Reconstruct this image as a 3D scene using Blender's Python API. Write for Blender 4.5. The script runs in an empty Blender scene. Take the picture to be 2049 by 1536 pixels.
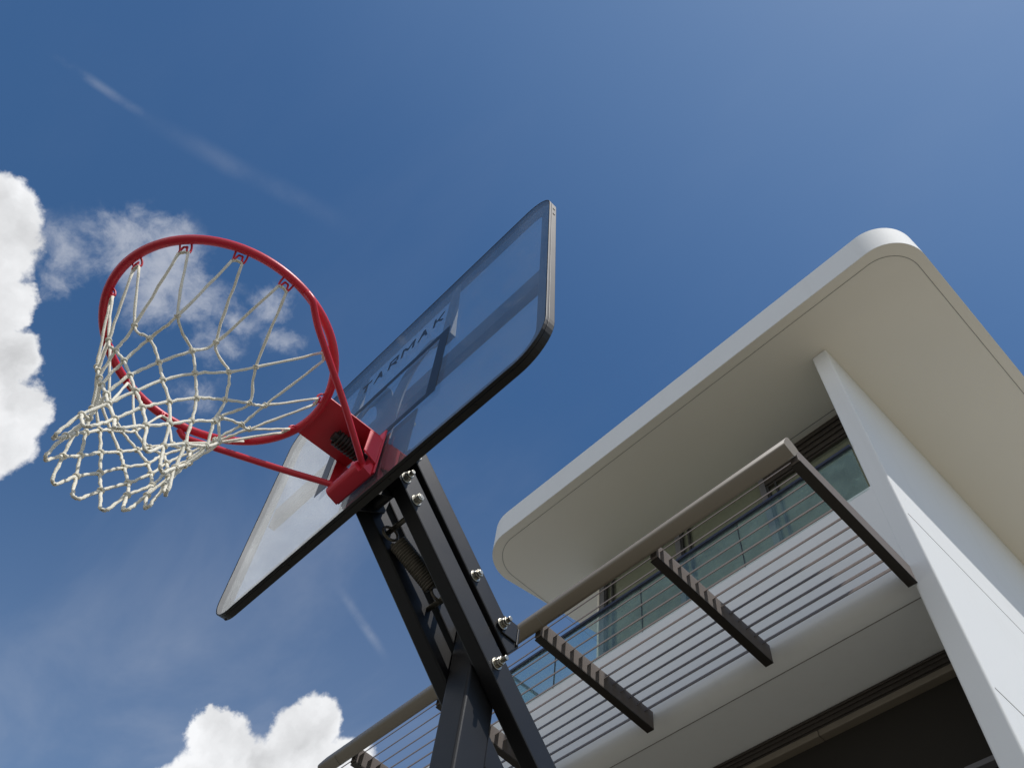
import bpy, bmesh, math, random
from mathutils import Vector, Matrix, noise
random.seed(7)
C = bpy.context.scene
COL = C.collection

# ------------------------------------------------------------------ camera
CAM_Z = 1.6
R = Matrix(((0.6943701096442823, 0.7155057082657417, 0.07682273277960414),
            (-0.5781214647485374, 0.6182201437326433, -0.5325217609452173),
            (-0.4285157206329691, 0.3253543227349666, 0.84292279708647)))
cam_d = bpy.data.cameras.new('camera')
cam = bpy.data.objects.new('camera', cam_d); COL.objects.link(cam)
mw = Matrix((R[0], -R[1], -R[2])).transposed().to_4x4()
mw.translation = (0, 0, CAM_Z)
cam.matrix_world = mw
cam_d.sensor_width = 36.0
cam_d.lens = 1640.2377 / 2049 * 36
cam_d.shift_x = -(1067.3528 - 1024.5) / 2049
cam_d.shift_y = (861.9096 - 768.0) / 2049
cam_d.clip_start = 0.05
cam_d.clip_end = 5000
C.camera = cam

# ------------------------------------------------------------------ light
SUN = Vector((0.490, 0.003, 0.872)).normalized()
EL = math.asin(SUN.z); AZ = math.atan2(SUN.x, SUN.y)
sd = bpy.data.lights.new('sun', 'SUN'); sd.energy = 3.4; sd.angle = math.radians(0.53); sd.color = (1.0, 0.955, 0.90)
so = bpy.data.objects.new('sun', sd); COL.objects.link(so)
so.rotation_euler = SUN.to_track_quat('Z', 'Y').to_euler(); so.location = (0, 0, 40)
C.view_settings.view_transform = 'Standard'
C.view_settings.look = 'None'
C.view_settings.gamma = 1.0
C.view_settings.exposure = 0.0
try: C.view_settings.use_curve_mapping = False
except Exception: pass

class NT:
    """tiny node-graph helper"""
    def __init__(s, tree): s.t = tree; s.n = tree.nodes; s.l = tree.links
    def put(s, sock, v):
        if isinstance(v, bpy.types.NodeSocket): s.l.new(v, sock)
        else:
            try: sock.default_value = v
            except Exception: sock.default_value = (v[0], v[1], v[2], 1.0)
    def m(s, op, a, b=None, c=None, clamp=False):
        x = s.n.new('ShaderNodeMath'); x.operation = op; x.use_clamp = clamp
        s.put(x.inputs[0], a)
        if b is not None: s.put(x.inputs[1], b)
        if c is not None: s.put(x.inputs[2], c)
        return x.outputs[0]
    def v(s, op, a, b=None, scale=None):
        x = s.n.new('ShaderNodeVectorMath'); x.operation = op
        s.put(x.inputs[0], a)
        if b is not None: s.put(x.inputs[1], b)
        if scale is not None: s.put(x.inputs['Scale'], scale)
        return x.outputs['Value'] if op in ('DOT_PRODUCT', 'DISTANCE', 'LENGTH') else x.outputs[0]
    def noise(s, vec, sc, det=6, rough=0.55, dist=0.0, out='Fac'):
        x = s.n.new('ShaderNodeTexNoise'); s.put(x.inputs['Vector'], vec)
        x.inputs['Scale'].default_value = sc; x.inputs['Detail'].default_value = det
        x.inputs['Roughness'].default_value = rough; x.inputs['Distortion'].default_value = dist
        return x.outputs[0] if out == 'Fac' else x.outputs['Color']
    def ss(s, x, a, b):
        n = s.n.new('ShaderNodeMapRange'); n.interpolation_type = 'SMOOTHSTEP'
        s.put(n.inputs['Value'], x); n.inputs['From Min'].default_value = a; n.inputs['From Max'].default_value = b
        return n.outputs[0]
    def mix(s, f, a, b):
        n = s.n.new('ShaderNodeMix'); n.data_type = 'RGBA'
        s.put(n.inputs[0], f); s.put(n.inputs[6], a); s.put(n.inputs[7], b)
        return n.outputs[2]

# ------------------------------------------------------------------ sky
w = bpy.data.worlds.new('World'); C.world = w; w.use_nodes = True
w.node_tree.nodes.clear(); g = NT(w.node_tree)
sky = g.n.new('ShaderNodeTexSky'); sky.sky_type = 'NISHITA'; sky.sun_disc = False
sky.sun_elevation = EL; sky.sun_rotation = AZ
sky.air_density = 1.0; sky.dust_density = 0.6; sky.ozone_density = 1.6; sky.altitude = 100
tc = g.n.new('ShaderNodeTexCoord'); D = g.v('NORMALIZE', tc.outputs['Generated'])
def dirv(az, el):
    a, e = math.radians(az), math.radians(el)
    return Vector((math.cos(e)*math.cos(a), math.cos(e)*math.sin(a), math.sin(e)))
BS = SKYSTR = 0.10
bg = g.n.new('ShaderNodeBackground'); bg.inputs['Strength'].default_value = SKYSTR
warp = g.v('SUBTRACT', g.noise(D, 7.0, 8, 0.62, out='Color'), (0.5, 0.5, 0.5))
Dw = g.v('ADD', D, g.v('SCALE', warp, scale=0.085))
fine = g.v('SUBTRACT', g.noise(D, 38.0, 6, 0.6, out='Color'), (0.5, 0.5, 0.5))
Dw = g.v('ADD', Dw, g.v('SCALE', fine, scale=0.020))
def blobs(lst, vec):
    acc = None
    for (x, y, z, r) in lst:
        c = Vector((x, y, z)).normalized()
        d = g.v('DISTANCE', vec, tuple(c))
        f = g.m('MULTIPLY_ADD', d, -1.0 / r, 1.0)
        acc = f if acc is None else g.m('SMOOTH_MAX', acc, f, 0.12)
    return acc
# heaped clouds: clusters of lobes given by direction and angular radius
heap = [(-0.597,-0.249,0.763,0.048), (-0.631,-0.246,0.736,0.056), (-0.630,-0.287,0.722,0.061), (-0.658,-0.196,0.727,0.033), (-0.693,-0.159,0.704,0.040), (-0.724,-0.118,0.680,0.038), (-0.746,-0.118,0.655,0.048), (-0.706,-0.205,0.678,0.081), (-0.685,-0.293,0.667,0.101), (-0.631,-0.330,0.702,0.061), (-0.740,-0.284,0.610,0.111), (-0.661,-0.245,0.709,0.065), (-0.807,0.257,0.532,0.043), (-0.808,0.234,0.541,0.028), (-0.762,0.318,0.565,0.043), (-0.792,0.316,0.522,0.056), (-0.754,0.377,0.538,0.046), (-0.832,0.253,0.494,0.046), (-0.730,0.431,0.531,0.035)]
fill_clouds = [(0,-.93,.25,.36), (.35,-.9,.3,.34), (-.4,-.88,.2,.30), (.2,-.90,.45,.34), (-.1,-.85,.5,.22), (.5,-.7,.5,.2), (.65,-.80,.30,.26), (-.3,-.93,.25,.22), (.9,-.3,.22,.2), (.1,-.80,.55,.16), (-.5,.85,.12,.2), (.6,.8,.1,.2), (.75,-.5,.45,.12)]  # out-of-view clouds added as fill light, mostly for the house front
hb = blobs(heap + fill_clouds, Dw)
mask = g.ss(hb, 0.03, 0.23)
# soft relief of the heaps, lit from the sun side
n1 = g.noise(Dw, 8.0, 5, 0.5)
n2 = g.noise(g.v('ADD', Dw, tuple(SUN * 0.03)), 8.0, 5, 0.5)
relief = g.m('MULTIPLY', g.m('SUBTRACT', n1, n2), 1.25)
core = g.ss(hb, 0.1, 0.75)
bright = g.m('ADD', g.m('MULTIPLY_ADD', core, -0.09, 0.97), relief, clamp=False)
bright = g.m('MINIMUM', g.m('MAXIMUM', bright, 0.55), 1.05)
ccol = g.v('SCALE', (0.90 / BS, 0.91 / BS, 0.93 / BS), scale=bright)
# thin torn cloud and veils on a flat layer
sep = g.n.new('ShaderNodeSeparateXYZ'); g.l.new(D, sep.inputs[0])
zc = g.m('MAXIMUM', sep.outputs[2], 0.08)
cb = g.n.new('ShaderNodeCombineXYZ')
g.put(cb.inputs[0], g.m('DIVIDE', sep.outputs[0], zc)); g.put(cb.inputs[1], g.m('DIVIDE', sep.outputs[1], zc))
L = cb.outputs[0]
torn_n = g.noise(g.v('ADD', D, g.v('SCALE', warp, scale=0.05)), 15.0, 10, 0.64, 0.25)
torn_b = blobs([(-0.606,-0.178,0.775,0.053), (-0.624,-0.173,0.762,0.038), (-0.552,-0.150,0.820,0.046), (-0.578,-0.144,0.803,0.061), (-0.571,-0.099,0.815,0.073), (-0.574,-0.052,0.817,0.065), (-0.597,-0.024,0.802,0.053), (-0.551,-0.122,0.826,0.046), (-0.523,-0.007,0.852,0.041), (-0.562,-0.018,0.827,0.038), (-0.550,0.034,0.834,0.038), (-0.640,-0.001,0.769,0.038), (-0.600,-0.090,0.795,0.053)], Dw)
torn = g.m('MULTIPLY', g.ss(g.m('ADD', torn_n, g.m('MULTIPLY', torn_b, 0.28)), 0.54, 0.90), g.ss(torn_b, -0.10, 0.50))
torn = g.m('MULTIPLY', torn, 0.56)
# streak along a great circle
def streak(a, b, width, amp, sc=9.0):
    a = Vector(a).normalized(); b = Vector(b).normalized(); nrm = a.cross(b).normalized()
    mid = ((a + b) / 2).normalized(); half = (a - b).length / 2
    t = (b - a).normalized()
    off = g.m('ABSOLUTE', g.m('ADD', g.v('DOT_PRODUCT', D, tuple(nrm)), g.m('MULTIPLY', g.m('SUBTRACT', g.noise(D, 5.0, 4), 0.5), width * 1.6)))
    prof = g.m('SUBTRACT', 1.0, g.ss(off, 0.0, width))
    al = g.m('ABSOLUTE', g.v('DOT_PRODUCT', g.v('SUBTRACT', D, tuple(mid)), tuple(t)))
    prof = g.m('MULTIPLY', prof, g.m('SUBTRACT', 1.0, g.ss(al, half * 0.25, half * 1.30)))
    return g.m('MULTIPLY', g.m('MULTIPLY', prof, g.ss(g.noise(D, sc, 6, 0.6), 0.28, 0.75)), amp)
s1 = streak((-.458,-.300,.838), (-.456,-.210,.867), 0.0075, 0.17, 26.0)
s2 = streak((-.455,-.21,.865), (-.42,.00,.905), 0.016, 0.09)
s3 = streak((-.674,.264,.69), (-.675,.345,.645), 0.008, 0.20, 22.0)
veil_n = g.noise(g.v('MULTIPLY', L, (1.0, 2.2, 1.0)), 1.3, 6, 0.55, 0.35)
low = g.ss(g.v('DOT_PRODUCT', D, tuple(Vector((-.78, .42, .46)).normalized())), 0.84, 1.0)
veil = g.m('ADD', g.m('MULTIPLY', g.ss(veil_n, 0.44, 0.80), g.m('MULTIPLY_ADD', low, 0.24, 0.03)), g.m('MULTIPLY', low, 0.07))
base = g.mix(1.0, sky.outputs[0], sky.outputs[0])
hs = g.n.new('ShaderNodeHueSaturation'); g.put(hs.inputs['Color'], sky.outputs[0])
hs.inputs['Saturation'].default_value = 1.22; hs.inputs['Value'].default_value = 1.0
thin_c = (0.62 / BS, 0.65 / BS, 0.72 / BS, 1)
hz = g.m('ADD', g.m('SUBTRACT', 1.0, g.ss(sep.outputs[2], 0.05, 0.46)), g.m('MULTIPLY', g.m('SUBTRACT', 1.0, g.ss(sep.outputs[2], 0.46, 0.80)), 0.12), clamp=True)
c00 = g.mix(g.m('MULTIPLY', hz, 0.5), g.v('MULTIPLY', hs.outputs[0], (0.97, 1.05, 1.07)), (0.66 / BS, 0.70 / BS, 0.76 / BS, 1))
glow = g.m('MULTIPLY', g.ss(g.v('DOT_PRODUCT', D, tuple(SUN)), 0.60, 1.0), 0.18)
c00 = g.mix(glow, c00, (0.28 / BS, 0.46 / BS, 0.68 / BS, 1))
c0 = g.mix(g.m('MINIMUM', veil, 0.8), c00, thin_c)
for s_ in (s1, s2, s3): c0 = g.mix(s_, c0, thin_c)
c0 = g.mix(torn, c0, (0.70 / BS, 0.72 / BS, 0.77 / BS, 1))
c0 = g.mix(mask, c0, ccol)
g.l.new(c0, bg.inputs['Color'])

out = g.n.new('ShaderNodeOutputWorld')
g.l.new(bg.outputs[0], out.inputs['Surface'])
w.cycles.sampling_method = 'MANUAL'; w.cycles.sample_map_resolution = 1024

# ------------------------------------------------------------------ materials
def mat(name, col, rough=0.5, metal=0.0, spec=0.5, nsc=0, namp=0.0, bump=0.0, bsc=60, coat=0.0, rvar=0.0):
    m = bpy.data.materials.new(name); m.use_nodes = True; h = NT(m.node_tree)
    p = h.n['Principled BSDF']
    p.inputs['Roughness'].default_value = rough; p.inputs['Metallic'].default_value = metal
    p.inputs['Specular IOR Level'].default_value = spec; p.inputs['Coat Weight'].default_value = coat
    tcn = h.n.new('ShaderNodeTexCoord'); O = tcn.outputs['Object']
    if nsc:
        f = h.noise(O, nsc, 6, 0.6)
        k = h.m('MULTIPLY_ADD', h.m('SUBTRACT', f, 0.5), namp * 2, 1.0)
        h.put(p.inputs['Base Color'], h.v('SCALE', tuple(col), scale=k))
    else: p.inputs['Base Color'].default_value = (*col, 1)
    if rvar:
        h.put(p.inputs['Roughness'], h.m('MULTIPLY_ADD', h.noise(O, 9.0, 5), rvar, rough - rvar / 2))
    if bump:
        b = h.n.new('ShaderNodeBump'); b.inputs['Strength'].default_value = bump; b.inputs['Distance'].default_value = 0.002
        h.put(b.inputs['Height'], h.noise(O, bsc, 4)); h.l.new(b.outputs[0], p.inputs['Normal'])
    return m

def glassmat(name, tint, r0=0.04, milk=0.0, milkcol=(.8,.8,.8), gtint=(1,1,1), rough=0.0):
    """thin clear sheet: Schlick reflection over straight-through transmission"""
    m = bpy.data.materials.new(name); m.use_nodes = True; h = NT(m.node_tree); h.n.clear()
    geo = h.n.new('ShaderNodeNewGeometry')
    c = h.m('ABSOLUTE', h.v('DOT_PRODUCT', geo.outputs['Incoming'], geo.outputs['Normal']))
    F = h.m('MULTIPLY_ADD', h.m('POWER', h.m('SUBTRACT', 1.0, c, clamp=True), 5.0), 1 - r0, r0, clamp=True)
    tr = h.n.new('ShaderNodeBsdfTransparent'); tr.inputs[0].default_value = (*tint, 1)
    gl = h.n.new('ShaderNodeBsdfGlossy'); gl.inputs['Roughness'].default_value = rough; gl.inputs[0].default_value = (*gtint, 1)
    df = h.n.new('ShaderNodeBsdfDiffuse'); df.inputs[0].default_value = (*milkcol, 1)
    mx = h.n.new('ShaderNodeMixShader'); h.put(mx.inputs[0], milk)
    if milk:
        tcn = h.n.new('ShaderNodeTexCoord')
        cl = h.m('MULTIPLY', h.ss(h.noise(tcn.outputs['Object'], 4.0, 7, 0.65), 0.1, 0.9), milk * 1.8)
        sm = h.m('MULTIPLY', h.ss(h.noise(tcn.outputs['Object'], 9.0, 3, 0.5, 1.5), 0.60, 0.72), milk * .9)
        sp = h.m('MULTIPLY', h.ss(h.noise(tcn.outputs['Object'], 95.0, 2, 0.5), 0.70, 0.76), milk * 2.0)
        h.put(mx.inputs[0], h.m('ADD', h.m('ADD', cl, sm), sp))
    h.l.new(tr.outputs[0], mx.inputs[1]); h.l.new(df.outputs[0], mx.inputs[2])
    m2 = h.n.new('ShaderNodeMixShader'); h.put(m2.inputs[0], F)
    h.l.new(mx.outputs[0], m2.inputs[1]); h.l.new(gl.outputs[0], m2.inputs[2])
    o = h.n.new('ShaderNodeOutputMaterial'); h.l.new(m2.outputs[0], o.inputs[0])
    return m

def windowmat(name, body, refl, gt):
    m = bpy.data.materials.new(name); m.use_nodes = True; h = NT(m.node_tree); h.n.clear()
    geo = h.n.new('ShaderNodeNewGeometry')
    c = h.m('ABSOLUTE', h.v('DOT_PRODUCT', geo.outputs['Incoming'], geo.outputs['Normal']))
    F = h.m('MULTIPLY_ADD', h.m('POWER', h.m('SUBTRACT', 1.0, c, clamp=True), 5.0), 1 - refl, refl, clamp=True)
    gl = h.n.new('ShaderNodeBsdfGlossy'); gl.inputs['Roughness'].default_value = 0.03; gl.inputs[0].default_value = (*gt, 1)
    df = h.n.new('ShaderNodeBsdfDiffuse'); df.inputs[0].default_value = (*body, 1)
    m2 = h.n.new('ShaderNodeMixShader'); h.put(m2.inputs[0], F)
    h.l.new(df.outputs[0], m2.inputs[1]); h.l.new(gl.outputs[0], m2.inputs[2])
    o = h.n.new('ShaderNodeOutputMaterial'); h.l.new(m2.outputs[0], o.inputs[0])
    return m

M = dict(
    wall=mat('white_render', (.745, .765, .775), .75, spec=.25, nsc=.7, namp=.06, bump=.35, bsc=38),
    soffit=mat('soffit_paint', (.78, .745, .665), .8, spec=.2, nsc=.5, namp=.04, bump=.2, bsc=40),
    joint=mat('sealant', (.20, .195, .18), .8),
    bounce_absorber=mat('dark_absorber', (.055, .054, .050), .92, spec=.15, nsc=2.5, namp=.2, bump=.5, bsc=80),
    ground=mat('court_ground', (.275, .252, .20), .9, spec=.1, nsc=.6, namp=.15, bump=.4, bsc=40),
    lip=mat('dark_under_strip', (.022, .018, .015), .5),  # dark colour of the strip along the rafter undersides
    bronze=mat('bronze_paint', (.17, .150, .140), .6, spec=.12, nsc=3, namp=.06, rvar=.10),
    beam=mat('beam_paint', (.175, .150, .115), .5, nsc=1.3, namp=.10, rvar=.15),
    slat=mat('louvre_paint', (.20, .165, .145), .55, spec=.3, nsc=3, namp=.06),
    darkframe=mat('window_frame', (.035, .035, .038), .45),
    blind=mat('head_channel', (.045, .036, .030), .6, nsc=4, namp=.2),
    grey=mat('grey_post', (.13, .13, .14), .5),
    rail=mat('blue_black_rail', (.025, .03, .06), .3),
    inside=mat('room_dark', (.05, .05, .048), .8),
    black=mat('black_powder_coat', (.006, .006, .0068), .44, spec=.46, nsc=5, namp=.25, rvar=.12, bump=.10, bsc=900),
    frameb=mat('board_frame_paint', (.013, .013, .013), .55, spec=.38, nsc=6, namp=.3, rvar=.16),
    print=mat('black_print', (.010, .011, .014), .35),
    plastic=mat('rear_brace_paint', (.035, .036, .042), .5, nsc=5, namp=.2),
    red=mat('red_powder_coat', (.66, .026, .052), .38, nsc=14, namp=.14, rvar=.25, bump=.12, bsc=500),
    steel=mat('zinc_bolt', (.45, .43, .37), .36, metal=1.0, nsc=60, namp=.35, rvar=.25),
    darkspring=mat('black_spring', (.02, .018, .015), .6),
    spring=mat('rusty_spring', (.13, .115, .09), .6, metal=.25, nsc=90, namp=.7),
    rod=mat('worn_rod', (.25, .23, .18), .45, metal=.8, nsc=80, namp=.5),
    glass=glassmat('board_glass', (.89, .92, .925), .04, milk=.075, milkcol=(.75, .78, .80)),
    balglass=glassmat('green_glass', (.87, .95, .93), .05, milk=.085, milkcol=(.52, .70, .60)),
    window=windowmat('coated_window', (.15, .165, .125), .26, (.84, .88, .72)),
    darkwin=mat('dark_opening', (.030, .027, .023), .6, spec=.1),
)
_r = M['red']; _h = NT(_r.node_tree); _p = _h.n['Principled BSDF']
_o = _h.n.new('ShaderNodeTexCoord').outputs['Object']
_c = _h.ss(_h.noise(_o, 60.0, 7, .7), .66, .70); _d = _h.ss(_h.noise(_o, 5.0, 5, .6), .45, .8)
_base = _h.mix(_h.m('MULTIPLY', _d, .22), (.66, .026, .052, 1), (.40, .11, .10, 1))
_h.put(_p.inputs['Base Color'], _h.mix(_h.m('MULTIPLY', _c, .75), _base, (.13, .055, .04, 1)))
_w = M['wall']; _h = NT(_w.node_tree); _p = _h.n['Principled BSDF']
_g = _h.n.new('ShaderNodeNewGeometry'); _P = _g.outputs['Position']
_st = _h.noise(_h.v('MULTIPLY', _P, (5.0, 5.0, .35)), 1.3, 5, .6); _bl = _h.noise(_P, .9, 7, .62)
_f = _h.m('ADD', _h.m('MULTIPLY', _h.ss(_st, .52, .78), .07), _h.m('MULTIPLY', _h.ss(_bl, .48, .75), .06))
_h.put(_p.inputs['Base Color'], _h.mix(_f, (.745, .765, .775, 1), (.42, .41, .37, 1)))
# rope: off-white twisted cord
_m = mat('net_rope', (.82, .785, .67), .85, spec=.2, nsc=120, namp=.16, bump=.9, bsc=420); M['rope'] = _m

# ------------------------------------------------------------------ builders
def finish(name, bm, m, parent=None, bevel=0, smooth=False, seg=2):
    me = bpy.data.meshes.new(name); bmesh.ops.recalc_face_normals(bm, faces=bm.faces)
    bm.to_mesh(me); bm.free(); me.materials.append(M[m] if isinstance(m, str) else m)
    if smooth:
        for p in me.polygons: p.use_smooth = True
    o = bpy.data.objects.new(name, me); COL.objects.link(o)
    if parent is not None: o.parent = parent
    if bevel:
        b = o.modifiers.new('bevel', 'BEVEL'); b.width = bevel; b.segments = seg; b.limit_method = 'ANGLE'; b.angle_limit = math.radians(35)
        if smooth: b.harden_normals = False
    return o
def tag(o, label=None, cat=None, group=None, kind=None):
    if label: o['label'] = label
    if cat: o['category'] = cat
    if group: o['group'] = group
    if kind: o['kind'] = kind
    return o
def empty(name, loc=(0, 0, 0), rz=0):
    o = bpy.data.objects.new(name, None); COL.objects.link(o); o.location = loc; o.rotation_euler = (0, 0, rz)
    o.empty_display_size = .2
    return o
def box(bm, a, b, T=None):
    vs = [Vector((x, y, z)) for x in (a[0], b[0]) for y in (a[1], b[1]) for z in (a[2], b[2])]
    if T: vs = [T(v) for v in vs]
    v = [bm.verts.new(p) for p in vs]
    for f in ((0,1,3,2), (4,6,7,5), (0,4,5,1), (2,3,7,6), (0,2,6,4), (1,5,7,3)): bm.faces.new([v[i] for i in f])
def prism(bm, loop, off, T=None):
    """loop: list of points, off: extrusion vector"""
    A = [Vector(p) for p in loop]; B = [p + Vector(off) for p in A]
    if T: A = [T(p) for p in A]; B = [T(p) for p in B]
    a = [bm.verts.new(p) for p in A]; b = [bm.verts.new(p) for p in B]; n = len(a)
    bm.faces.new(a); bm.faces.new(b[::-1])
    for i in range(n): bm.faces.new((a[i], b[i], b[(i+1) % n], a[(i+1) % n]))
def ringprism(bm, outer, inner, off):
    n = len(outer); o = Vector(off)
    vs = [[bm.verts.new(Vector(p) + d) for p in L] for L in (outer, inner) for d in (Vector(), o)]
    A, B, Ci, Di = vs
    for i in range(n):
        j = (i+1) % n
        bm.faces.new((A[i], A[j], B[j], B[i])); bm.faces.new((Ci[i], Di[i], Di[j], Ci[j]))
        bm.faces.new((A[i], Ci[i], Ci[j], A[j])); bm.faces.new((B[i], B[j], Di[j], Di[i]))
def tube(bm, pts, r, n=8, closed=False, cap=True, rfun=None):
    P = [Vector(p) for p in pts]; k = len(P); rings = []
    t0 = ((P[1] - P[0]) if not closed else (P[1] - P[-1])).normalized()
    up = Vector((0, 0, 1)) if abs(t0.z) < .9 else Vector((1, 0, 0))
    nx = t0.cross(up).normalized()
    for i in range(k):
        a = P[(i-1) % k] if (closed or i > 0) else P[i]
        b = P[(i+1) % k] if (closed or i < k-1) else P[i]
        t = (b - a).normalized()
        nx = (nx - t * nx.dot(t)).normalized(); ny = t.cross(nx)
        rr = rfun(i) if rfun else r
        rings.append([bm.verts.new(P[i] + (nx * math.cos(2*math.pi*j/n) + ny * math.sin(2*math.pi*j/n)) * rr) for j in range(n)])
    for i in range(k if closed else k-1):
        A, B = rings[i], rings[(i+1) % k]
        sh = 0
        if closed and i == k-1:
            sh = min(range(n), key=lambda s: (A[0].co - B[s].co).length)
        for j in range(n): bm.faces.new((A[j], A[(j+1) % n], B[(j+1+sh) % n], B[(j+sh) % n]))
    if cap and not closed: bm.faces.new(rings[0][::-1]); bm.faces.new(rings[-1])
def rrect(x0, x1, z0, z1, r, n=8, r2=None):
    """rounded rectangle, list of (x,z)"""
    out = []
    for cx, cz, a0 in ((x1-r, z1-r, 0), (x0+r, z1-r, 90), (x0+r, z0+r, 180), (x1-r, z0+r, 270)):
        for i in range(n+1):
            a = math.radians(a0 + 90*i/n); out.append((cx + r*math.cos(a), cz + r*math.sin(a)))
    return out

def smoothpath(P, n=8):
    P = [Vector(p) for p in P]; Q = [P[0]*2-P[1]] + P + [P[-1]*2-P[-2]]; out = []
    for i in range(1, len(Q)-2):
        p0, p1, p2, p3 = Q[i-1:i+3]
        for k in range(n):
            t = k/n
            out.append(.5*((2*p1) + (p2-p0)*t + (2*p0-5*p1+4*p2-p3)*t*t + (3*p1-p0-3*p2+p3)*t**3))
    out.append(P[-1]); return out

# ------------------------------------------------------------------ ground
bm = bmesh.new(); s = 1500
vs = [bm.verts.new(p) for p in ((-s,-s,0), (s,-s,0), (s,s,0), (-s,s,0))]; bm.faces.new(vs)
tag(finish('ground', bm, 'ground'), kind='structure')
bm = bmesh.new()
vs = [bm.verts.new(p) for p in ((-11,-13,.004), (3.2,-13,.004), (3.2,1.6,.004), (-11,1.6,.004))]; bm.faces.new(vs)  # unseen dark sheet added to cut ground bounce under the hoop
tag(finish('bounce_absorber', bm, 'bounce_absorber'), kind='structure')

# ------------------------------------------------------------------ building
S = 9.5
def W3(x, y, z): return (x*S, y*S, z*S + CAM_Z)
def wbox(bm, x0, x1, y0, y1, z0, z1):
    box(bm, W3(x0, y0, z0), W3(x1, y1, z1))
YF, YW = .561, .655            # facade plane, glazing plane
GZ = -CAM_Z / S
house = empty('house', (-4.2, 8.0, 0))
tag(house, 'white rendered modern house with overhanging rounded roof slab, behind the basketball stand', 'house')
hinv = Matrix.Translation((4.2, -8.0, 0))
def hpart(name, bm, m, parent=None, bevel=0, smooth=False, seg=2):
    """house part: geometry is given in world metres"""
    bm.transform(hinv); return finish(name, bm, m, parent or house, bevel, smooth, seg)

# roof slab with rounded corners, fascia and a shadow joint in the soffit
def roof_outline(inset=0.0, n=24):
    x0, x1, y0, y1 = -.747+inset, .027-inset, .488+inset, 1.45
    pts = []
    r = .066 - inset*.6                       # front left
    for i in range(n+1):
        a = math.radians(180 + 90*i/n); pts.append((x0 + r + r*math.cos(a), y0 + r + r*math.sin(a)))
    r = .050 - inset*.6                       # front right
    for i in range(n+1):
        a = math.radians(270 + 90*i/n); pts.append((x1 - r + r*math.cos(a), y0 + r + r*math.sin(a)))
    pts += [(x1, y1), (-.62+inset, y1)]
    pts += [(-.62+inset, .90)]
    for i in range(n+1):                      # rear left corner of the overhang
        a = math.radians(0 + 115*i/n); pts.append((x0 + .062 + .062*math.cos(a)*1.0, .76 + .055*math.sin(a)))
    # drop the turn-back points that fall right of the rear return
    pts = [p for p in pts if not (p[1] > .76 and p[1] < .89 and p[0] > -.622+inset)]
    return pts
OUT = roof_outline()
bm = bmesh.new()
prism(bm, [W3(x, y, 1.0) for x, y in OUT], (0, 0, .055*S))
roof = hpart('roof', bm, 'soffit', bevel=.012)
# fascia band in wall white, standing 3 mm proud of the slab edge
M['roofside'] = M['wall']
def offset_loop(pts, d):
    n = len(pts); res = []
    for i in range(n):
        a, b, c = Vector(pts[i-1]), Vector(pts[i]), Vector(pts[(i+1) % n])
        t1 = (b-a).normalized(); t2 = (c-b).normalized()
        n1 = Vector((t1.y, -t1.x)); n2 = Vector((t2.y, -t2.x)); nn = (n1+n2)
        nn = nn.normalized() if nn.length > 1e-6 else n1
        k = max(.5, nn.dot(n1)); res.append(tuple(b + nn*d/k))
    return res
bm = bmesh.new()
o1 = offset_loop(OUT, .0006); o2 = offset_loop(OUT, -.006)
ringprism(bm, [W3(x, y, 1.0004) for x, y in o1], [W3(x, y, 1.0004) for x, y in o2], (0, 0, .0556*S))
fascia = hpart('fascia', bm, 'wall', roof)
for p in fascia.data.polygons: p.use_smooth = abs(p.normal.z) < .5
try: fascia.data.set_sharp_from_angle(angle=math.radians(25))
except Exception: pass
# joint
bm = bmesh.new()
def strip(bm, pts, w, z):
    P = [Vector(W3(x, y, z)) for x, y in pts]; prev = None
    for i, p in enumerate(P):
        t = (P[min(i+1, len(P)-1)] - P[max(i-1, 0)]).normalized(); nrm = Vector((t.y, -t.x, 0)) * w/2
        cur = (bm.verts.new(p + nrm), bm.verts.new(p - nrm))
        if prev: bm.faces.new((prev[0], cur[0], cur[1], prev[1]))
        prev = cur
def groove_outline(n=14):
    x0, x1, y0 = -.7335, .0145, .5015; r1, r2 = .058, .044; P = [(x0, .80), (x0, .70)]
    for i in range(n+1):
        a = math.radians(180 + 90*i/n); P.append((x0 + r1 + r1*math.cos(a), y0 + r1 + r1*math.sin(a)))
    for i in range(n+1):
        a = math.radians(270 + 90*i/n); P.append((x1 - r2 + r2*math.cos(a), y0 + r2 + r2*math.sin(a)))
    P.append((x1, 1.44)); return P
strip(bm, groove_outline(24), .0065, .9997)
strip(bm, [(-.60, .6455), (-.156, .6455)], .010, .9997)
hpart('soffit_joint', bm, 'joint', roof)

# side wall (right of the facade), full height
bm = bmesh.new(); wbox(bm, -.155, -.134, YF-.0002, 1.44, GZ-.01, .9995)
side = hpart('side_wall', bm, 'wall', bevel=.02, seg=3)
for z in (.652, .441, .23):
    bm = bmesh.new(); wbox(bm, -.1345, -.1338, YF+.004, 1.43, z-.0005, z+.0005)
    hpart('wall_joint', bm, 'joint', side)

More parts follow.
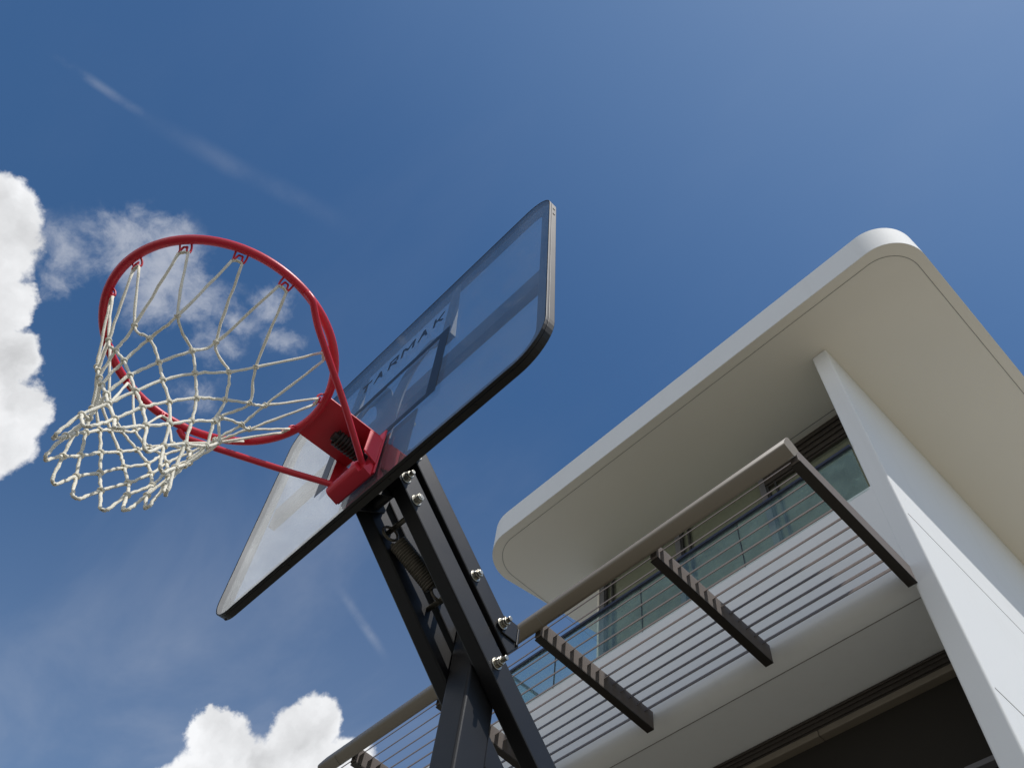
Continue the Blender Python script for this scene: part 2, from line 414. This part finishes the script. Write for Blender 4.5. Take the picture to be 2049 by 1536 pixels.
# balcony front: upright face turning into the lower soffit through a big radius
ZS, RC = .571, .026
prof = [(YF, .712)]
for i in range(13):
    a = math.radians(180 + 90*i/12); prof.append((YF + RC + RC*math.cos(a), ZS + RC + RC*math.sin(a)))
prof += [(YW+.002, ZS), (YW+.002, ZS+.03), (YF+.012, ZS+.03+.02), (YF+.012, .712)]
bm = bmesh.new(); XL = -.905
prism(bm, [Vector(W3(XL, y, z)) for y, z in prof], ((-.1525 - XL)*S, 0, 0))
balcony = hpart('balcony', bm, 'wall', smooth=False)
for p in balcony.data.polygons: p.use_smooth = abs(p.normal.x) < .5
try: balcony.data.set_sharp_from_angle(angle=math.radians(20))
except Exception: pass
bm = bmesh.new(); wbox(bm, XL+.01, -.156, ZS*0+.5838, .5845, ZS-.0003, ZS+.0002)
hpart('balcony_joint', bm, 'joint', balcony)
bm = bmesh.new(); wbox(bm, XL, -.156, YF+.0122, 1.2, .600, .690)
hpart('balcony_floor', bm, 'wall', balcony)

# upper glazing: head channel, posts, frames, panes
bm = bmesh.new()
wbox(bm, -.628, -.156, YW, YW+.01, .984, .9996)
wbox(bm, -.3135, -.156, YW-.0004, YW+.0098, .947, .9838)
for k in range(4): wbox(bm, -.3135, -.156, YW-.0026, YW-.0005, .951+k*.012, .957+k*.012)
hpart('window_head', bm, 'blind')
for i, (x0, x1) in enumerate([(-.622, -.470), (-.468, -.316), (-.314, -.1555)]):
    bm = bmesh.new(); wbox(bm, x0, x1, YW+.004, YW+.006, .691, .9838)
    win = hpart('window', bm, 'window')
    bm = bmesh.new()
    for a, b in ((x0-.006, x0+.003),): wbox(bm, a, b, YW-.003, YW+.0035, .6905, .9839)
    hpart('window_post', bm, 'grey', win)
    bm = bmesh.new()
    wbox(bm, x0+.0032, x0+.0062, YW-.001, YW+.0036, .6905, .9839)
    wbox(bm, x0+.0165, x0+.0190, YW-.001, YW+.0036, .6905, .9839)
    hpart('window_frame', bm, 'darkframe', win)
# left end wall of the glazed room and the room behind
bm = bmesh.new(); wbox(bm, -.6315, -.6285, YW-.004, 1.0, .6905, .9994)
hpart('end_wall', bm, 'soffit')
bm = bmesh.new(); wbox(bm, -.628, -.156, .70, 1.40, .6905, .9990)
hpart('room_core', bm, 'inside')
# lower storey: dark head, pale strip, dark glass
bm = bmesh.new(); wbox(bm, XL+.03, -.156, YW, YW+.012, .5515, .571)
for z in (.556, .562, .567): wbox(bm, XL+.03, -.156, YW-.0015, YW, z, z+.0022)
hpart('lower_head', bm, 'blind')
bm = bmesh.new()
for a, b in ((XL+.03, -.5402), (-.5398, -.3252), (-.3248, -.156)): wbox(bm, a, b, YW-.004, YW+.012, .5440, .5510)
hpart('lower_transom', bm, 'beam', bevel=.01)
bm = bmesh.new(); wbox(bm, XL+.03, -.156, YW+.006, YW+.010, GZ, .5436)
lw = hpart('lower_window', bm, 'darkwin')
bm = bmesh.new(); wbox(bm, -.205, -.156, YW-.004, YW+.0055, .4490, .4535)
hpart('lower_rail', bm, 'grey', lw)
bm = bmesh.new(); wbox(bm, XL+.03, -.156, YW+.014, 1.40, GZ, .5695)
hpart('lower_room', bm, 'inside')

# glass balustrade on the balcony edge
bm = bmesh.new()
wbox(bm, -.7185, -.1556, YF-.0030, YF+.0030, .7858, .7895)
wbox(bm, -.7185, -.7150, YF+.003, .88, .7862, .7900)
bal = hpart('balustrade', bm, 'rail', bevel=.006)
edges = [-.7165, -.6205, -.4685, -.3155, -.1560]
for a, b in zip(edges[:-1], edges[1:]):
    bm = bmesh.new(); wbox(bm, a+.0006, b-.0006, YF, YF+.0014, .7085, .7861)
    hpart('glass_panel', bm, 'balglass', bal)
    if b < -.16:
        bm = bmesh.new(); wbox(bm, b-.0005, b+.0005, YF-.0002, YF+.0016, .7085, .7861)
        hpart('panel_edge', bm, 'darkframe', bal)
for a, b in ((YF+.004, .72), (.722, .878)):
    bm = bmesh.new(); wbox(bm, -.7173, -.7160, a, b, .6905, .7861)
    hpart('glass_panel', bm, 'balglass', bal)

# sun canopy: front beam, rafters, louvres
bm = bmesh.new(); pts = []
yc, zc_, ry, rz, tilt = .3845, .5865, .0078, .0128, math.radians(28)
for i in range(28):
    a = 2*math.pi*i/28; ca, sa = math.cos(a), math.sin(a)
    u = math.copysign(abs(ca)**.38, ca)*ry; v = math.copysign(abs(sa)**.38, sa)*rz
    y = yc + u*math.cos(tilt) - v*math.sin(tilt)*-1; z = zc_ - u*math.sin(tilt)*-1*-1 + v*math.cos(tilt)
    pts.append((y, z))
prism(bm, [Vector(W3(-.812, y, z)) for y, z in pts], ((.812-.1515)*S, 0, 0))
can = hpart('sun_canopy', bm, 'beam')
for p in can.data.polygons: p.use_smooth = abs(p.normal.x) < .5
bm = bmesh.new()
for x in (-.7795, -.445):
    bm = bmesh.new()
    P = [Vector(W3(x, yc + (y-yc)*1.015, zc_ + (z-zc_)*1.015)) for y, z in pts]
    prism(bm, P, (.006, 0, 0)); hpart('beam_joint', bm, 'joint', can)
RX = [-.152, -.307, -.459, -.612, -.765]
for x in RX:
    bm = bmesh.new(); wd = .0075
    loop = [(.3925, .5765), (YF, .5655), (YF, .5875), (.3925, .5955)]
    prism(bm, [Vector(W3(x-wd, y, z)) for y, z in loop], (wd*S, 0, 0))
    r_ = hpart('rafter', bm, 'bronze', can, bevel=.006)
    bm = bmesh.new()   # dark strip along the rafter underside
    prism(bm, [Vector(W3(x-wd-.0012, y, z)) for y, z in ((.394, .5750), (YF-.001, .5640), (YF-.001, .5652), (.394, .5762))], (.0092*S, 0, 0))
    hpart('rafter_under_strip', bm, 'lip', can)
XS = sorted(RX)
for i in range(13):
    y = .4004 + i*.0124; zz = .5900 - (y-.40)*.0475
    vy, vz = .00255, .00435                       # blade half vector, leaning back
    ty, tz = -.00024, .00014                    # half thickness
    xs = [-.8115] + [v for x in XS for v in (x-.0075-.0001, x+.0001)]
    for a, b in [(xs[0], xs[1])] + [(xs[k], xs[k+1]) for k in range(2, len(xs)-1, 2)]:
        bm = bmesh.new()
        loop = [(y-vy-ty, zz-vz-tz), (y-vy+ty, zz-vz+tz), (y+vy+ty, zz+vz+tz), (y+vy-ty, zz+vz-tz)]
        prism(bm, [Vector(W3(a, p, q)) for p, q in loop], ((b-a)*S, 0, 0))
        hpart('louvre', bm, 'slat', can)

# ------------------------------------------------------------------ basketball stand
YAW = 0.02295935
RC3 = Vector((-1.071408, -0.016765, 1.462140 + CAM_Z))      # rim centre in the world
hoop = empty('basketball_hoop', (0, 0, 0))
Rz = Matrix.Rotation(YAW, 4, 'Z')
base = RC3 + Rz @ Vector((0, .78, 0)); base.z = 0
hoop.location = base; hoop.rotation_euler = (0, 0, YAW)
tag(hoop, 'black steel basketball stand with red rim and clear backboard, in front of the white house', 'basketball hoop')
# post-frame coordinates (x right, y back, z up, origin at the rim centre) -> hoop local
PF = Matrix.Translation((0, -.78, RC3.z))
# tilted head frame -> world -> hoop local
HM = Matrix(((0.99970635, -0.0233954, -0.00631353), (0.02295664, 0.99778904, -0.06237013), (0.00775874, 0.06220687, 0.99803312))).to_4x4()
HM.translation = RC3
HL = (Matrix.Translation(base) @ Rz).inverted() @ HM
def pf(name, bm, m, parent=None, **k): bm.transform(PF); return finish(name, bm, m, parent or hoop, **k)
def hd(name, bm, m, parent=None, **k): bm.transform(HL); return finish(name, bm, m, parent or hoop, **k)

# post
bm = bmesh.new(); box(bm, (-.0365, .743, -RC3.z+.012), (.0365, .818, -.185))
post = pf('post', bm, 'black', bevel=.006, seg=3)
bm = bmesh.new(); box(bm, (-.12, .68, -RC3.z), (.12, .88, -RC3.z+.0115))
pf('base_plate', bm, 'black', bevel=.004)
# four lift arms
XA, XI = .0765, .0385
def zr1(y): return -.053 - .945*(y-.432)
def zr2(y): return .028 - .970*(y-.462)
arms = {}
for sx in (1, -1):
    x0, x1 = (XI, XA) if sx > 0 else (-XA, -XI)
    for nm, fz, ya, yb, th in (('low', zr1, .432, 1.18, .079), ('up', zr2, .440, .802, .070)):
        bm = bmesh.new()
        loop = [(x0, ya, fz(ya)), (x0, yb, fz(yb)), (x0, yb+.030, fz(yb)+th-.032), (x0, ya+.036, fz(ya+.036)+th)]
        if nm == 'up': loop = [(x0, ya, fz(ya)), (x0, yb, fz(yb)), (x0, yb+.028, fz(yb)+th-.030), (x0, ya+.034, fz(ya+.034)+th)]
        prism(bm, loop, (x1-x0, 0, 0))
        arms[nm, sx] = pf('lift_arm', bm, 'black', bevel=.0035, seg=2)
# end bracket on the upper arms
for sx in (1, -1):
    bm = bmesh.new(); x0 = XA+.0005 if sx > 0 else -XA-.0045
    box(bm, (x0 if sx > 0 else x0-.0, .775, -.262), (x0+.004, .815, -.215))
    box(bm, (min(x0, sx*.03), .8165, -.268), (max(x0+.004, sx*.03), .8225, -.222))
    pf('end_bracket', bm, 'black', arms['up', sx], bevel=.0015)
# bolts with washer, nut and threaded end
def bolt(x, y, z, parent=None, sx=1, L=.026, rr=.0075):
    bm = bmesh.new()
    def ring(xa, xb, r, n, ph=0):
        loop = [(xa, y + r*math.cos(2*math.pi*i/n + ph), z + r*math.sin(2*math.pi*i/n + ph)) for i in range(n)]
        prism(bm, loop, (xb-xa, 0, 0))
    ring(x, x+sx*.0022, rr*1.75, 20)
    ring(x+sx*.0023, x+sx*.0115, rr*1.35, 6, random.random())
    ring(x+sx*.0118, x+sx*.0165, rr*1.25, 6, random.random())
    ring(x+sx*.0117, x+sx*L, rr*.72, 14)
    return pf('bolt', bm, 'steel', parent, bevel=.0009)
for sx in (1,):
    for (y, z) in ((.463, .045),): bolt(sx*XA, y, z, arms['up', sx], sx, .028)
    bolt(sx*XA, .456, -.050, arms['low', sx], sx, .026)
    bolt(sx*XA, .496, -.090, arms['low', sx], sx, .018)
    bolt(sx*XA, .684, -.168, arms['up', sx], sx, .020)
    bolt(sx*(XA+.0046), .772, -.243, arms['up', sx], sx, .026)
    bolt(sx*XA, .776, -.345, arms['low', sx], sx, .030)
# cross pins between the arms
for y, z, r in ((.463, .045, .009), (.456, -.050, .015), (.684, -.168, .007)):
    bm = bmesh.new(); tube(bm, [(-XI+.0004, y, z), (XI-.0004, y, z)], r, 16)
    pf('pivot_pin', bm, 'black')
bm = bmesh.new(); tube(bm, [(-.0384, .515, -.0845), (.0384, .515, -.0845)], .0062, 14)
pf('spring_rod', bm, 'rod', smooth=True)
bm = bmesh.new(); tube(bm, [(-.0384, .662, -.206), (.0384, .662, -.206)], .0062, 14)
pf('spring_rod', bm, 'rod', smooth=True)
# tension spring
A = Vector((-.022, .515, -.108)); B = Vector((0, .650, -.192)); ax = (B-A).normalized()
ux = ax.cross(Vector((1, 0, 0))).normalized(); uy = ax.cross(ux)
bm = bmesh.new(); turns, n = 21, 16; pts = []
s0, s1 = .020, (B-A).length - .014
for i in range(turns*n+1):
    t = i/(turns*n); a = 2*math.pi*turns*t
    rr_ = .0185 * (1 if .03 < t < .97 else .8)
    pts.append(A + ax*(s0 + (s1-s0)*t) + (ux*math.cos(a) + uy*math.sin(a))*rr_)
tube(bm, pts, .0034, 6)
for cpt, ph in ((A - ax*.004, 0), (B + ax*.004, math.pi)):
    ring = [cpt + (ax*math.cos(2*math.pi*i/24) + ux*math.sin(2*math.pi*i/24)*-1)*.0185 for i in range(24)]
    tube(bm, ring, .0032, 8, closed=True)
pf('spring', bm, 'spring', smooth=True)

# head: mounting bracket
Dg = .3875                                   # glass front plane
ZB, HT, WD = -.1536, .807, 1.119
bm = bmesh.new()
box(bm, (-.115, Dg+.0245, -.128), (.115, Dg+.0295, .115))
for sx in (-1, 1):
    x = sx*.031
    prism(bm, [(x-.0025, Dg+.0296, .105), (x-.0025, Dg+.075, .078), (x-.0025, Dg+.100, -.01), (x-.0025, Dg+.093, -.085), (x-.0025, Dg+.0296, -.128)], (.005, 0, 0))
hd('mounting_bracket', bm, 'black', bevel=.001)
for x, z in ((-.095, -.085), (-.095, .08), (.095, -.085), (.095, .08)):
    bm = bmesh.new(); tube(bm, [(x, Dg+.0297, z), (x, Dg+.041, z)], .007, 6)
    hd('bracket_bolt', bm, 'steel')

# backboard
ol = rrect(-WD/2+.003, WD/2-.003, ZB+.003, ZB+HT-.003, .085, 10)
bm = bmesh.new(); prism(bm, [(x, Dg, z) for x, z in ol], (0, .006, 0))
board = hd('backboard', bm, 'glass')
ou = rrect(-WD/2, WD/2, ZB, ZB+HT, .088, 10); inn = rrect(-WD/2+.034, WD/2-.034, ZB+.034, ZB+HT-.034, .056, 10)
bm = bmesh.new(); ringprism(bm, [(x, Dg+.0064, z) for x, z in ou], [(x, Dg+.0064, z) for x, z in inn], (0, .0165, 0))
lip = rrect(-WD/2+.0035, WD/2-.0035, ZB+.0035, ZB+HT-.0035, .0845, 10)
ringprism(bm, [(x, Dg+.0060, z) for x, z in ou], [(x, Dg+.0060, z) for x, z in lip], (0, -.0068, 0))
fr = hd('board_frame', bm, 'frameb', board, bevel=.0012)
# screws along the edge of the frame
for x, z in ((.5597, .545), (.5597, .510)):
    bm = bmesh.new(); tube(bm, [(x-.001, Dg+.014, z), (x+.0012, Dg+.014, z)], .004, 10)
    hd('frame_screw', bm, 'frameb', board)
for x in (-.50, -.25, 0.10, .36):
    bm = bmesh.new(); tube(bm, [(x, Dg+.014, ZB+.001), (x, Dg+.014, ZB-.0012)], .0035, 10)
    hd('frame_screw', bm, 'frameb', board)
# printed target rectangle
zt, zb_, xo_ = .352, .046, .219
bm = bmesh.new()
def flat(bm, a, b, y0=Dg-.0009, t=.0005): box(bm, (a[0], y0, a[1]), (b[0], y0+t, b[1]))
flat(bm, (-xo_, zt-.022), (xo_, zt)); flat(bm, (-xo_, zb_), (xo_, zb_+.022))
flat(bm, (-xo_, zb_+.0222), (-xo_+.034, zt-.0222)); flat(bm, (xo_-.034, zb_+.0222), (xo_, zt-.0222))
hd('target_rectangle', bm, 'print', board)
# lettering
def stroke(bm, p, q, w=.0085):
    p, q = Vector(p), Vector(q); t = (q-p).normalized(); nn = Vector((-t.y, t.x))*w/2
    prism(bm, [(v.x, Dg-.0009, v.y) for v in (p-nn, q-nn, q+nn, p+nn)], (0, .0005, 0))
bm = bmesh.new(); zl, hl = .447, .046
def letter(c, cx, w=.038):
    X = lambda u: cx + (u-.5)*w
    Y = lambda v: zl + v*hl
    k = .0085
    if c == 'T':
        stroke(bm, (X(0), Y(1)-k/2), (X(1), Y(1)-k/2), k); stroke(bm, (X(.5), Y(0)), (X(.5), Y(1)-k-.0001), k)
    elif c == 'A':
        prism(bm, [(X(u), Dg-.0009, Y(v)) for u, v in ((0, 0), (.20, 0), (.36, .33), (.64, .33), (.80, 0), (1, 0), (.60, 1), (.40, 1))], (0, .0005, 0))
    elif c == 'R':
        stroke(bm, (X(.1), Y(0)), (X(.1), Y(1)), k); stroke(bm, (X(.1)+k/2+.0001, Y(1)-k/2), (X(.85), Y(1)-k/2), k)
        stroke(bm, (X(.1)+k/2+.0001, Y(.42)), (X(.85), Y(.42)), k*.9)
        stroke(bm, (X(.9), Y(.42)-.003), (X(.9), Y(1)-.001), k*.9); stroke(bm, (X(.52), Y(.42)-k*.46), (X(.95), Y(0)), k)
    elif c == 'M':
        stroke(bm, (X(0), Y(0)), (X(0), Y(1)), k); stroke(bm, (X(1), Y(0)), (X(1), Y(1)), k)
        prism(bm, [(X(u), Dg-.0009, Y(v)) for u, v in ((.13, 1), (.13, .70), (.5, .25), (.87, .70), (.87, 1), (.5, .55))], (0, .0005, 0))
    elif c == 'K':
        stroke(bm, (X(.08), Y(0)), (X(.08), Y(1)), k)
        prism(bm, [(X(u), Dg-.0009, Y(v)) for u, v in ((.21, .42), (.78, 1), (1.04, 1), (.52, .50), (1.08, 0), (.80, 0), (.21, .62))], (0, .0005, 0))
for c, x in zip('TARMAK', (-.150, -.093, -.032, .030, .093, .155)): letter(c, x, .046 if c == 'M' else .040)
hd('lettering', bm, 'print', board)
# rear bracing seen through the glass
yb = Dg+.0265
for xa, xb in ((-.530, .530),):
    bm = bmesh.new(); box(bm, (xa, yb, .205), (xb, yb+.020, .280))
    hd('cross_brace', bm, 'plastic', board, bevel=.002)
for sx in (-1, 1):
    bm = bmesh.new(); xa = .176 if sx > 0 else -.212
    prism(bm, [(xa, Dg+.0066, .625), (xa, Dg+.0066, .335), (xa, Dg+.026, .335), (xa, Dg+.008, .600)], (.036, 0, 0))
    hd('upright_brace', bm, 'plastic', board, bevel=.001)
for sx in (-1, 1):
    bm = bmesh.new()
    P = smoothpath([(.172, .355, 0), (.120, .385, 0), (.070, .355, 0), (.034, .27, 0), (.022, .16, 0), (.022, .04, 0)], 5)
    L_, R_ = [], []
    for i, p in enumerate(P):
        t = (P[min(i+1, len(P)-1)] - P[max(i-1, 0)]).normalized(); nn = Vector((-t.y, t.x, 0))*(.030 if i > 4 else .022)
        L_.append(p+nn); R_.append(p-nn)
    prism(bm, [(sx*v.x, Dg+(.0100 if sx > 0 else .0150), v.y) for v in L_ + R_[::-1]], (0, .004, 0))
    hd('curved_brace', bm, 'plastic', board)

# rim
RR, TR = .234, .0090
bm = bmesh.new()
tube(bm, [(RR*math.cos(2*math.pi*i/96), RR*math.sin(2*math.pi*i/96), 0) for i in range(96)], TR, 14, closed=True)
rim = hd('rim', bm, 'red', smooth=True)
# rim bracket: top plate, back plate, side flanges, hinge roll
bm = bmesh.new()
loop = [(-.062, .344, .0075)]
a0 = math.degrees(math.asin(.062/RR))
loop = [(.062, .372, .0075), (.062, .2266, .0075)] + [(RR*math.sin(math.radians(a)), RR*math.cos(math.radians(a)), .0075) for a in (12, 8, 4, 0, -4, -8, -12)] + [(-.062, .2266, .0075), (-.062, .372, .0075)]
prism(bm, loop, (0, 0, .004))
hd('rim_plate', bm, 'red', rim, bevel=.001)
bm = bmesh.new()
prism(bm, [(.0585, .345, .0072), (.0585, .380, .0072), (.0585, .380, -.082), (.0585, .345, -.066)], (.0035, 0, 0))
prism(bm, [(-.062, .345, .0072), (-.062, .380, .0072), (-.062, .380, -.092), (-.062, .345, -.080)], (.0035, 0, 0))
box(bm, (-.0622, .3804, -.112), (.0622, .3850, .045))
hd('rim_bracket', bm, 'red', rim, bevel=.001)
bm = bmesh.new()
tube(bm, [(-.062, .362, -.094), (.040, .362, -.094)], .0165, 20)
prism(bm, [(-.062, .370, -.085), (-.062, .3802, -.075), (-.062, .3802, -.118), (-.062, .358, -.110)], (.118, 0, 0))
hd('hinge', bm, 'red', rim, bevel=.0012, smooth=False)
for x in (-.02, .052): 
    bm = bmesh.new()
    tube(bm, [(x, .3795, -.055), (x, .371, -.055)], .0095, 6); tube(bm, [(x, .372, -.055), (x, .362, -.055)], .0045, 10)
    hd('bracket_bolt', bm, 'steel', rim)
bm = bmesh.new(); pts = []
for i in range(8*14+1):
    t = i/(8*14); a = 2*math.pi*8*t; pts.append((.006+.0165*math.cos(a), .297+.066*t, -.016+.0165*math.sin(a)))
tube(bm, pts, .0032, 6); tube(bm, [(.006, .290, -.016), (.006, .379, -.016)], .0105, 12)
hd('buffer_spring', bm, 'darkspring', rim)
# brace rods
for sx in (1, -1):
    def cr(deg, r, z): a = math.radians(deg); return (sx*r*math.cos(a), r*math.sin(a), z)
    P = [(sx*.043, .366, -.092), (sx*.050, .350, -.085), (sx*.117, .249, -.063), (sx*.185, .139, -.041), (sx*.206, .105, -.033), (sx*.224, .081, -.025), (sx*.235, .065, -.0175), (sx*.2345, .0485, -.0070)]
    bm = bmesh.new(); sp = smoothpath(P, 8); tube(bm, sp, .0072, 12)
    hd('brace_rod', bm, 'red', rim, smooth=True)
# net hooks
HA = [-77.5, -49.5, -22.5, 2.5, 45.5, 75.5, 104.5, 134.5, 177.5, 202.5, 229.5, 257.5]
def hp3(a, r, z, m=0.0):
    a = math.radians(a); return Vector((r*math.cos(a) - m*math.sin(a), r*math.sin(a) + m*math.cos(a), z))
for a in HA:
    bm = bmesh.new()
    W_ = [(-.0185, .2275, -.002), (-.0185, .2195, -.010), (-.0160, .2150, -.022), (-.0125, .2190, -.0275), (-.0085, .2210, -.0190), (-.0060, .2220, -.0085),
          (0, .2215, -.0075), (.0060, .2220, -.0085), (.0085, .2210, -.0190), (.0125, .2190, -.0275), (.0160, .2150, -.022), (.0185, .2195, -.010), (.0185, .2275, -.002)]
    tube(bm, smoothpath([hp3(a, r, z*.80, m*.62) for m, r, z in W_], 4), .0021, 6)
    hd('net_hook', bm, 'red', rim, smooth=True)

# ------------------------------------------------------------------ net
NET = [[0.0387,-0.1458,-0.1555],[0.1203,-0.1015,-0.1652],[0.1064,-0.0225,-0.1399],[0.118,0.0593,-0.1435],[0.0631,0.1202,-0.1485],[-0.0016,0.1297,-0.1545],[-0.0706,0.1054,-0.1565],[-0.1372,0.0443,-0.1626],[-0.1548,-0.0264,-0.1708],[-0.1287,-0.0947,-0.1723],[-0.0786,-0.1503,-0.1695],[-0.0183,-0.1634,-0.1621],[0.0102,-0.142,-0.2077],[0.0664,-0.1125,-0.1959],[0.0956,-0.0456,-0.1898],[0.1059,0.0249,-0.1893],[0.0817,0.0891,-0.1958],[0.0336,0.1054,-0.2004],[-0.0269,0.0967,-0.2024],[-0.0883,0.0628,-0.203],[-0.1269,0.0105,-0.2164],[-0.1257,-0.0458,-0.2216],[-0.0949,-0.1081,-0.2206],[-0.0432,-0.1429,-0.2156],[0.0392,-0.1202,-0.2518],[0.0719,-0.0762,-0.2409],[0.0971,-0.0196,-0.2389],[0.0903,0.0478,-0.2412],[0.0528,0.0633,-0.2432],[0.0106,0.0829,-0.2524],[-0.0473,0.0661,-0.2536],[-0.0836,0.0331,-0.2601],[-0.0985,-0.0074,-0.2694],[-0.0927,-0.0629,-0.2707],[-0.0604,-0.113,-0.269],[-0.0126,-0.133,-0.2637],[0.0184,-0.1217,-0.3105],[0.0612,-0.0982,-0.2999],[0.0878,-0.0544,-0.2927],[0.096,0.0059,-0.2902],[0.0832,0.0524,-0.2976],[0.0524,0.0819,-0.3011],[-0.011,0.0659,-0.3071],[-0.0448,0.0418,-0.3119],[-0.0644,0.0175,-0.3194],[-0.0733,-0.0308,-0.323],[-0.0589,-0.0784,-0.3213],[-0.0285,-0.1097,-0.3194],[0.051,-0.1067,-0.3587],[0.0846,-0.0766,-0.3504],[0.1008,-0.0267,-0.3446],[0.0977,0.0192,-0.3474],[0.0772,0.064,-0.3554],[0.0285,0.0625,-0.3581],[-0.0069,0.0452,-0.3648],[-0.0289,0.0276,-0.3713],[-0.0453,-0.012,-0.3755],[-0.0451,-0.0553,-0.3764],[-0.027,-0.0927,-0.375],[0.0136,-0.1055,-0.366],[0.0463,-0.1034,-0.4188],[0.0829,-0.0957,-0.4087],[0.1089,-0.0543,-0.4008],[0.1132,-0.0078,-0.4009],[0.0998,0.0304,-0.4048],[0.0675,0.0523,-0.4109],[0.032,0.047,-0.4172],[0.0052,0.0353,-0.4243],[-0.0157,0.0047,-0.4289],[-0.0266,-0.0381,-0.4323],[-0.0184,-0.0773,-0.4316],[0.0095,-0.1048,-0.4253],[0.0884,-0.1136,-0.4655],[0.1117,-0.0751,-0.4589],[0.1314,-0.0356,-0.4549],[0.1211,0.0034,-0.4583],[0.1015,0.0367,-0.4631],[0.0658,0.0442,-0.4713],[0.0355,0.0334,-0.4784],[0.0156,0.011,-0.4818],[-0.0012,-0.0229,-0.4862],[-0.0025,-0.0632,-0.4872],[0.0151,-0.0963,-0.484],[0.0463,-0.1115,-0.4768],[0.0843,-0.1214,-0.526],[0.1234,-0.0979,-0.5151],[0.1464,-0.0651,-0.5087],[0.1456,-0.0168,-0.5122],[0.1323,0.0178,-0.5158],[0.1055,0.0457,-0.5218],[0.0699,0.038,-0.5316],[0.0461,0.0178,-0.5366],[0.0257,-0.0058,-0.5402],[0.0188,-0.0468,-0.5417],[0.0222,-0.0832,-0.5426],[0.0492,-0.1121,-0.5361]]
def node(k, q):
    return Vector(NET[(k-1)*12 + int(math.floor(q)) % 12])
net = empty('basketball_net'); 
tag(net, 'white rope net hanging knotted from the red rim', 'net')
net.matrix_world = HM
bm = bmesh.new(); rng = random.Random(3)
def rope(pts, r):
    jit = [Vector((rng.uniform(-1, 1), rng.uniform(-1, 1), rng.uniform(-1, 1)))*.0009 for _ in pts]
    pts = [p+j for p, j in zip(pts, jit)]
    tube(bm, pts, r, 8, rfun=lambda i: r*(1+.10*math.sin(i*1.9)+.05*math.sin(i*5.3)))
for h in range(12):
    st = hp3(HA[h], .2165, -.024, .0095); 
    chain = [st] + [node(k, h + k/2) for k in range(1, 8)]
    loopn = node(8, h + 4)
    up = [node(k, h + 8 - k/2) for k in range(7, 0, -1)]
    e = (h+8) % 12; en = hp3(HA[e], .2165, -.024, -.0095)
    # rounded bottom loop
    a, b = chain[-1], up[0]; c1 = loopn + (a-b)*.16 + Vector((0, 0, .004)); c2 = loopn + (b-a)*.16 + Vector((0, 0, .004))
    P = chain + [c1, loopn, c2] + up + [en]
    # give the long top strands some slack
    rope(smoothpath(P, 7), .0027)
    # strap through the hook
    s0 = hp3(HA[h], .2165, -.024, -.0095); s1_ = hp3(HA[h], .2165, -.024, .0095)
    rope(smoothpath([s0, hp3(HA[h], .2175, -.0215, -.004), hp3(HA[h], .2175, -.0215, .004), s1_], 4), .0029)
cord = finish('cord', bm, 'rope', net, smooth=True)
for k in range(1, 8):
    for j in range(12):
        bm = bmesh.new()
        q = j + (.5 if k % 2 else 0); p = node(k, q)
        if k == 7: nxt = node(8, q+.5)
        else: nxt = node(k+1, q+.5)
        t = (nxt - p).normalized()
        ctr = sum((node(k, i + (.5 if k % 2 else 0)) for i in range(12)), Vector())/12
        r_ = (p-ctr).normalized(); u = t.cross(r_).normalized(); r2 = u.cross(t)
        for dx in (-.0017, .0017):
            ring = [p + t*(dx + rng.uniform(-.0006, .0006)) + (u*math.cos(2*math.pi*i/12)*.0043 + r2*math.sin(2*math.pi*i/12)*.0043) for i in range(12)]
            tube(bm, ring, .0017, 6, closed=True)
        finish('knot', bm, 'rope', net, smooth=True)
